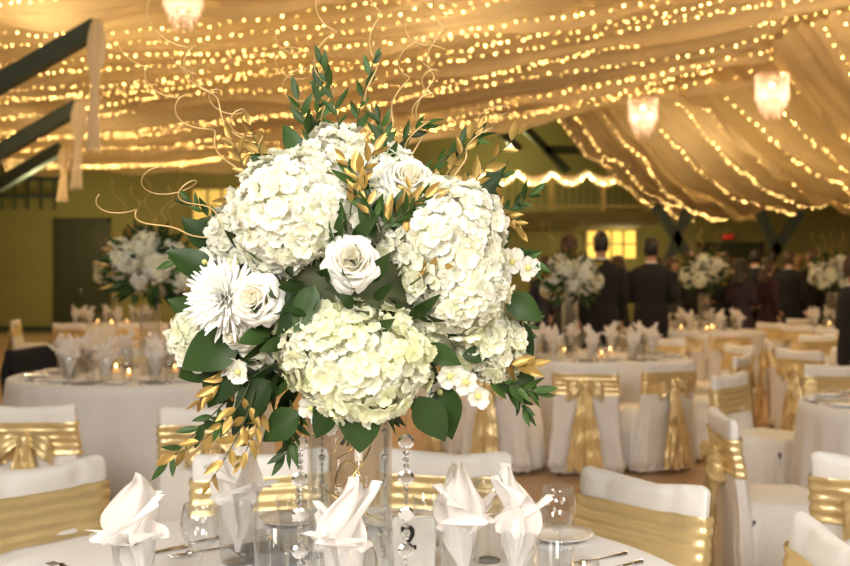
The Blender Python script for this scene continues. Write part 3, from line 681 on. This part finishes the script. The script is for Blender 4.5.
def curl(ps,amp,turns,seed,r=.0019):
    rr=random.Random(seed); P_=bez([Q(*p) for p in ps],110); out=[]
    ph=rr.uniform(0,6)
    for i,p in enumerate(P_):
        t=i/110; a=amp*t**.8*(1+.5*math.sin(t*7+ph)); w=ph+turns*2*PI*t**1.3
        out.append(p+Vector((a*math.cos(w),a*math.sin(w)*.8,a*.45*math.sin(w*1.1+1))))
    m=MB(); m.tube(out,[r*(1.1-.5*i/110) for i in range(111)],5); m.build('curly_twig',M['twig'],FL,off=off)
for k,(ps,a,t) in enumerate([(((330,180,0),(320,60,0),(330,-130,0)),.03,5),(((360,180,0),(378,80,0),(375,-100,0)),.028,5),(((400,180,0),(430,100,0),(432,50,0)),.035,4),(((410,190,.05),(425,60,.05),(480,-120,.05)),.045,6),(((300,190,0),(210,130,0),(150,-20,0)),.03,4),(((270,210,0),(200,120,0),(125,50,0)),.025,4),(((290,190,0),(240,110,0),(175,60,0)),.03,5),(((250,250,-.05),(190,190,-.05),(160,178,-.05)),.035,2.5),(((230,240,-.05),(150,230,-.05),(105,200,-.05)),.018,2.5),(((440,200,-.05),(480,130,-.05),(500,105,-.05)),.025,3),(((320,170,.05),(300,90,.05),(285,40,.05)),.035,4),(((380,170,.05),(400,60,.05),(455,-40,.05)),.04,5)]): curl(ps,a,t,k)
m=MB()
for k in range(9):
    a=k*.7; m.tube([(VX+.05*math.cos(a),VD+.05*math.sin(a),1.16),(VX-.02*math.cos(a),VD-.02*math.sin(a),1.06)],.003,5)
m.build('stems',M['stem'],FL,off=off)
m=MB(); r=.087; m.lathe([(.001,.018),(r-.012,.018),(r-.006,.028),(r-.005,.38),(r-.002,.383),(r,.38),(r,.006),(r-.006,0),(.001,0)],56)
tag(m.build('glass_vase',M['vaseglass'],loc=(VX,VD,TZ)),'tall clear glass cylinder vase holding the big bouquet','vase')
m=MB(); pts=[]
for i in range(300):
    t=i/299; a=t*2*PI*5.5; rad=.050+.020*math.sin(t*17+1); pts.append((rad*math.cos(a)*(.8+.3*math.sin(t*5)),rad*math.sin(a),.024+.31*t+.03*math.sin(a*1.3)))
m.tube(pts,.0021,6)
tag(m.build('curled_gold_wire',M['wire'],loc=(VX,VD,TZ+.03)),'loose coil of gold wire inside the tall glass vase','wire decoration')
def garland(px,py0,py1,dd,label,sc=1.0):
    top=Q(px,py0,dd); L=(py1-py0)*(VD+dd)/F; t=thing('crystal_garland',label,'garland',top)
    m=MB(); m.tube([(0,0,.05),(0,0,-L)],.0006,4); m.build('thread',M['silver'],t)
    z=-.006; k=0
    while z>-L:
        if k%4==0:
            r=.0165*sc; m=MB(); tw=.35*math.sin(k*1.7); ti=.22*math.sin(k*2.3)-.1
            rings=[[(q*r*math.cos(a*PI/10)*math.cos(tw)-dy*math.sin(tw),dy+q*r*math.cos(a*PI/10)*math.sin(tw)+ti*q*r*math.sin(a*PI/10),z-r+q*r*.92*math.sin(a*PI/10)) for a in range(20)] for q,dy in ((.05,-.0042),(.68,-.0040),(1,-.0008),(1,.0008),(.68,.0040),(.05,.0042))]
            m.loft(rings); m.build('mirror_disc',M['mirror'],t,smooth=False); z-=2*r*.95+.002
        else:
            m=MB(); m.lathe([(.0005,-.006),(.0065*sc,-.002),(.0065*sc,.002),(.0005,.006)],8,(0,0,z-.006)); m.build('bead',M['crystal'],t,smooth=False); z-=.0125
        k+=1
garland(300,432,620,-.10,'string of mirrored discs and crystal beads hanging left of the vase')
garland(406,430,620,-.11,'string of mirrored discs and crystal beads hanging right of the vase')
garland(322,400,560,.10,'thin crystal string hanging behind the vase on the left',.5)
garland(385,400,560,.11,'thin crystal string hanging behind the vase on the right',.5)
# ---------------------------------------------------------------- far centrepieces
def bloom_mesh(kind):
    m=hydrangea((0,0,0),.078,150,.05,1,.0155) if kind==0 else rose((0,0,0),.050,(0,0,1),16); return m.mesh('bloom%d'%kind,[M['petal']])
BM=[bloom_mesh(0),bloom_mesh(1)]
def centre(seed):
    rr=random.Random(seed)
    t=thing('flower_centrepiece','x','flower arrangement'); z0=.62
    for k in range(17):
        z=1-1.75*(k+.5)/17; q=math.sqrt(max(0,1-z*z)); a=k*2.4; d=Vector((q*math.cos(a),q*math.sin(a),z))
        kind=0 if k%3 else 1
        o=bpy.data.objects.new('hydrangea' if kind==0 else 'rose',BM[kind]); COL.objects.link(o); o.parent=t
        o.location=Vector((0,0,z0))+Vector((d.x*.19,d.y*.19,d.z*.15)); o.rotation_euler=d.to_track_quat('Z','Y').to_euler()
    m=MB()
    for k in range(190):
        z=rr.uniform(-.95,1); q=math.sqrt(1-z*z); a=rr.uniform(0,6.3); d=Vector((q*math.cos(a),q*math.sin(a),z)); g=rr.uniform(.5,1.4)
        leaf(m,Vector((0,0,z0))+d*.18,d+Vector((rr.uniform(-.6,.6),rr.uniform(-.6,.6),rr.uniform(-.6,.6))),Vector((rr.uniform(-1,1),-1,.3)),rr.uniform(.07,.13),.017,.15,0,(g,g,g,1))
    m.build('foliage',M['leaf'],t)
    m=MB()
    for k in range(45):
        z=rr.uniform(-.5,1); q=math.sqrt(1-z*z); a=rr.uniform(0,6.3); d=Vector((q*math.cos(a),q*math.sin(a),z))
        leaf(m,Vector((0,0,z0))+d*.21,d+Vector((rr.uniform(-.5,.5),rr.uniform(-.5,.5),rr.uniform(-.3,.5))),Vector((rr.uniform(-1,1),-1,.3)),rr.uniform(.05,.11),.011,.15,0)
    m.build('gold_leaves',M['goldleaf'],t)
    for k in range(5):
        a=rr.uniform(0,6.3); m=MB(); m.tube([(.05*math.cos(a)+ .2*t_*math.cos(a)+.02*math.sin(t_*16+k),.05*math.sin(a)+.2*t_*math.sin(a)+.02*math.cos(t_*16),z0+.1+.38*t_) for t_ in [i/24 for i in range(25)]],.002,4); m.build('curly_twig',M['twig'],t)
    return t
m=MB(); m.lathe([(.001,.015),(.06,.015),(.066,.02),(.068,.48),(.07,.48),(.07,.0),(.001,0)],28); V2=tag(m.build('glass_vase',M['glass']),'x','vase')
CPs=centre(2)
def cp(tc,px,label,vl,rot,sc=1):
    x=(px-CX)/F*tc.y
    inst(CPs,(x,tc.y,TZ),rot,label,scale=sc); inst(V2,(x,tc.y,TZ),0,vl)
cp(T1,150,'white flower centrepiece with green leaves on the left round table','clear vase under the centrepiece of the left round table',0,1.2)
cp(T3,570,'white flower centrepiece on the table right of the bouquet, left of the tall man','clear vase on the table right of the bouquet',1,1.05)
cp(T4,704,'white flower centrepiece on the table before the crowd','clear vase on the table before the crowd',2,1.2)
cp(T5,832,'white flower centrepiece at the right edge in the distance','clear vase on the far right table',3,1.2)
cp(T2,116,'white flower centrepiece on the farthest left table, peeking out behind the nearer one','clear vase on the farthest left table',4,1.25)
# ---------------------------------------------------------------- people
def remesh(mb,vox,mats,smooth_it=2):
    o=mb.build('tmp',mats); md=o.modifiers.new('r','REMESH'); md.mode='VOXEL'; md.voxel_size=vox; md.use_smooth_shade=True
    s=o.modifiers.new('s','SMOOTH'); s.iterations=smooth_it; s.factor=.5
    dg=bpy.context.evaluated_depsgraph_get(); dg.update(); me=bpy.data.meshes.new_from_object(o.evaluated_get(dg)); bpy.data.objects.remove(o)
    me.materials.clear(); me.materials.append(mats); me.polygons.foreach_set('use_smooth',[True]*len(me.polygons)); return me
def ering(cx,cy,z,rx,ry,n=20): return [(cx+rx*math.cos(k*2*PI/n),cy+ry*math.sin(k*2*PI/n),z) for k in range(n)]
def arm_pts(fem,pose,sx):
    w=.165 if fem else .195
    if pose==0: return [(sx*w,0,1.41),(sx*(w+.05),.03,1.13),(sx*(w+.045),-.04,.89)]
    if pose==1: return [(sx*w,0,1.41),(sx*(w+.06),.02,1.14),(sx*(w-.05),-.20,1.08)]
    return [(sx*w,0,1.41),(sx*(w+.05),.02,1.13),(sx*.08,-.17,.98)] if sx>0 else [(sx*w,0,1.41),(sx*(w+.05),.03,1.13),(sx*(w+.045),-.04,.89)]
def body_mesh(fem,pose):
    m=MB(); k=.88 if fem else 1
    m.loft([ering(0,0,z,rx*k,ry*k) for z,rx,ry in ((.86,.10,.08),(.92,.165,.115),(1.0,.16,.11),(1.10,.135,.10),(1.24,.16,.115),(1.36,.185,.115),(1.43,.165,.095),(1.475,.09,.07),(1.51,.056,.056),(1.58,.052,.055))])
    m.loft([ering(0,-.012,1.655+dz,rx,ry) for dz,rx,ry in ((-.118,.02,.03),(-.105,.042,.055),(-.07,.060,.078),(-.02,.070,.090),(.03,.076,.096),(.07,.070,.088),(.10,.048,.062),(.117,.015,.02))]); m.tube([(0,-.095,1.68),(0,-.118,1.645),(0,-.10,1.635)],[.008,.014,.012],8)
    for sx in (-1,1):
        m.ball((sx*.078,0,1.655),.012,.02,.03,8,6)
        a,b,c=map(Vector,arm_pts(fem,pose,sx)); h=(c-b).normalized()
        m.tube([a,a.lerp(b,.5),b,b.lerp(c,.5),c],[.052*k,.046*k,.040*k,.036*k,.026*k],12)
        m.tube([c,c+h*.05,c+h*.09],[.026,.036,.030],10)
        side=Vector((0,-1,0)) if abs(h.z)>.7 else Vector((0,0,1))
        for f in range(4):
            o=c+h*.08+side*((f-1.5)*.017); L=(.06,.075,.07,.052)[f]; inn=Vector((-sx,0,0))
            m.tube([o,o+h*L*.5,o+h*L+inn*.015],[.0095,.009,.007],6)
        m.tube([c+h*.03+side*.025,c+h*.065+side*.05],[.011,.008],6)
        m.tube([(sx*.085,0,.92),(sx*.09,-.01,.70),(sx*.095,-.01,.50),(sx*.095,.02,.30),(sx*.10,.02,.09)],[.088*k,.075*k,.055*k,.055*k,.037*k],14)
        m.tube([(sx*.10,.035,.05),(sx*.10,-.02,.055),(sx*.115,-.15,.03)],[.036,.04,.026],10)
    return remesh(m,.011,M['skin'])
def suit_mesh(pose,fem=False):
    k=.87 if fem else 1
    m=MB(); m.loft([ering(0,0,z,rx*k,ry*k) for z,rx,ry in ((.80 if not fem else .95,.195,.135),(1.0,.185,.135),(1.08,.165,.12),(1.24,.185,.13),(1.37,.215,.13),(1.435,.205,.11),(1.465,.15,.095),(1.485,.10,.08),(1.51,.065,.068))])
    for sx in (-1,1):
        a,b,c=map(Vector,arm_pts(fem,pose,sx)); m.tube([a,a.lerp(b,.5),b,b.lerp(c,.5),b.lerp(c,.97)],[.070*k,.062*k,.055*k,.05*k,.042*k],12)
    return remesh(m,.014,M['suit'],3)
def trouser_mesh():
    m=MB(); m.loft([ering(0,0,z,rx,ry) for z,rx,ry in ((.80,.17,.12),(.95,.172,.122),(1.04,.16,.115))])
    for sx in (-1,1): m.tube([(sx*.088,0,.93),(sx*.095,0,.5),(sx*.10,.015,.07)],[.10,.075,.06],14); m.tube([(sx*.10,.04,.045),(sx*.115,-.16,.035)],[.045,.038],10)
    return remesh(m,.014,M['suit'],2)
def dress_mesh():
    m=MB(); m.loft([ering(0,0,z,rx,ry,28) for z,rx,ry in ((.50,.24,.20),(.52,.25,.21),(.75,.21,.165),(.92,.165,.125),(1.08,.13,.10),(1.22,.152,.12),(1.33,.165,.115),(1.38,.15,.09))])
    for sx in (-1,1): m.tube([(sx*.10,-.06,1.36),(sx*.11,0,1.44),(sx*.10,.06,1.36)],.016,6)
    return remesh(m,.014,DR['black'],2)
def hair_mesh(kind):
    m=MB(); n=28; rings=[]
    for i in range(13):
        t=max(.04,i/12); ring=[]
        for k in range(n):
            a=k*2*PI/n; fy=math.sin(a)
            low=(-.075 if fy>-.25 else .050)+(0 if kind==0 else -.02)
            z=.128-(.128-low)*(1-math.cos(t*PI/2)); w=math.sqrt(max(0,1-abs(max(0,z)/.130)**2.6)) if z>0 else 1-.32*(z/-.095)**2
            ring.append(((.082+.006*kind)*w*math.cos(a), -.004+(.102+.004*kind)*w*math.sin(a), 1.655+z+.004*math.sin(k*3+i)))
        rings.append(ring)
    m.loft(rings,True,False)
    if kind==1: m.loft([ering(0,.055+.01*i,1.66-.055*i,.085+.004*i,.045,16) for i in range(6)])
    if kind==2: m.ball((0,.10,1.73),.05,.045,.045)
    return m
HM=[hair_mesh(k).mesh('hair%d'%k,[M['hairbrown']]) for k in range(3)]
BMm={(f,p):body_mesh(f,p) for f,p in ((False,0),(False,1),(True,0),(True,1),(True,2))}
SM={p:suit_mesh(p) for p in (0,1)}; FSM={p:suit_mesh(p,True) for p in (0,1,2)}; TM=trouser_mesh(); DM=dress_mesh()
eyem=MB(); [eyem.ball((sx*.03,-.098,1.668),.009,.007,.006,8,6) for sx in (-1,1)]; EM=eyem.mesh('eyes',[M['eye']])
lipm=MB(); lipm.ball((0,-.094,1.600),.022,.008,.007,10,6); LM=lipm.mesh('mouth',[M['lip']])
colm=MB(); colm.lathe([(.066,1.485),(.062,1.515),(.064,1.52),(.070,1.488)],20)
colm.loft([[(-.03,-.135,1.24),(.03,-.135,1.24),(.03,-.12,1.24),(-.03,-.12,1.24)],[(-.05,-.122,1.44),(.05,-.122,1.44),(.05,-.10,1.44),(-.05,-.10,1.44)]]); CM=colm.mesh('shirt',[M['shirt']])
def part(name,me,par,mat=None):
    o=bpy.data.objects.new(name,me); COL.objects.link(o); o.parent=par
    if mat: o.material_slots[0].link='OBJECT'; o.material_slots[0].material=mat
    return o
def person(px,d,h,rot,fem,pose,hair,hk,label,dress='black',bare=False):
    x=(px-CX)/F*d; t=thing('person',label,'person',(x,d,0),rot); s=h/1.775; w=s*R.uniform(.93,1.05); t.scale=(w,w,s)
    part('body',BMm[(fem,pose)],t)
    if fem:
        part('dress',DM,t,DR[dress])
        if not bare: part('jacket',FSM[pose],t,DR[dress])
    else: part('jacket',SM[pose],t); part('trousers',TM,t); part('shirt',CM,t)
    part('hair',HM[hk],t,M[hair]); part('eyes',EM,t); part('mouth',LM,t)
pe=[(601,10.6,1.91,PI+.25,False,0,'hairblack',0,'tall man in black suit seen from behind, beside the middle centrepiece'),
(569,11.8,1.94,PI-.5,True,0,'hairbrown',2,'woman with brown updo behind the middle centrepiece'),
(651,11.4,1.88,PI-.35,False,1,'hairblack',0,'man in black suit with back to us, standing alone right of the tall man'),
(618,13.9,1.74,PI+.5,True,1,'hairbrown',1,'woman in navy clothes between the two men in suits','navy'),
(672,14.9,1.74,.8,True,0,'hairbrown',1,'brown-haired woman in grey clothes left of the crowd centrepiece','grey'),
(690,16.2,1.86,PI,False,0,'hairbrown',0,'man in dark suit just behind the crowd centrepiece'),
(724,15.2,1.80,PI+.7,False,1,'hairbrown',0,'man in dark suit right of the crowd centrepiece'),
(742,14.5,1.70,2.2,True,1,'hairblack',1,'woman in plum clothes below the exit sign','plum'),
(755,16.6,1.90,PI-.5,False,0,'hairblack',0,'tall dark-haired man below and right of the exit sign'),
(768,15.0,1.72,1.8,True,2,'hairbrown',1,'woman in dark wine red clothes in the crowd','wine'),
(789,15.8,1.86,PI-.7,False,0,'hairbrown',0,'man in dark suit in the middle of the right crowd'),
(796,18.2,1.86,PI+.7,True,0,'hairblond',2,'blond woman with updo in black in the crowd'),
(812,16.9,1.92,PI+.5,False,1,'hairbrown',0,'man in dark suit with his back turned at the right of the crowd'),
(822,18.3,1.80,1.2,True,1,'hairblack',1,'woman in teal clothes left of the right edge centrepiece','teal'),
(845,16.4,1.84,PI+.3,False,0,'hairblack',0,'man in dark suit behind the right edge centrepiece'),
(658,17.2,1.80,PI,True,0,'hairblack',1,'woman in black far behind the man standing alone'),
(854,7.9,1.60,PI/2,False,1,'hairbrown',0,'man in black suit cut off by the right edge'),
(546,14.2,1.74,PI,True,1,'hairbrown',1,'woman in navy clothes at the right side of the bouquet','navy'),
(709,17.9,1.86,.2,False,0,'hairbrown',0,'man in dark suit far back facing us near the exit sign'),
(772,17.8,1.92,PI-.2,False,1,'hairblack',0,'man in dark suit at the back of the right crowd'),
(734,18.2,1.80,PI,False,0,'hairbrown',0,'brown-haired man at the back directly below the exit sign')]
for p in pe: person(*p)
# ---------------------------------------------------------------- lights
def lamp(kind,loc,e,col,size=.05):
    l=bpy.data.lights.new('light',kind); l.energy=e; l.color=col
    if kind=='AREA': l.size=size
    else: l.shadow_soft_size=size
    o=bpy.data.objects.new('light',l); COL.objects.link(o); o.location=loc; return o
def look(o,t): o.rotation_euler=(Vector(t)-o.location).to_track_quat('-Z','Y').to_euler()
k=lamp('AREA',(-.9,-.7,2.6),98,(1,.945,.85),1.1); look(k,(VX,VD,1.2))
k=lamp('AREA',(1.3,-.8,1.9),34,(1,.94,.86),1.2); look(k,(VX,VD,1.1))
k=lamp('AREA',(2.2,-.3,3.0),75,(1,.93,.82),1.0); look(k,(.6,4.2,.6))  # fill added to brighten the covered chairs behind the nearest table
k=lamp('AREA',(-2.6,-.3,3.0),60,(1,.93,.82),1.0); look(k,(-1.4,4.4,.6))
W=(1,.73,.42)
for x,y,z,e in ((-3,6,3.9,85),(2.5,6.5,4.0,95),(-4.5,11,3.5,85),(.3,11,3.4,65),(4.5,10,3.2,90),(-6.5,17,3.0,75),(-1,16.5,3.0,60),(4.5,16,2.7,55),(7.5,14,2.2,35)):  # warm points added under the drapes to light the tables
    lamp('POINT',(x,y,z),e,W,.04)
for x,y,z,e in ((-9,24,2.6,72),(-4,24.5,2.8,62),(2,25,4.6,80),(5,25.5,2.2,32),(1.5,24.6,1.8,26)):  # points added near the far wall to brighten its olive paint
    lamp('POINT',(x,y,z),e,(1,.82,.40),.04)
for x,y,z,e,s in ((-3,13,6.2,120,5),(3,9,6.4,70,4),(-6,20,6,95,5),(6,16,6.2,125,4)):  # unseen panels added above the drapes so the fabric glows from behind
    lamp('AREA',(x,y,z),e,(1,.62,.24),s)
w=bpy.data.worlds.new('world'); S.world=w; w.use_nodes=True; w.node_tree.nodes['Background'].inputs[0].default_value=(1,.75,.5,1); w.node_tree.nodes['Background'].inputs[1].default_value=.05
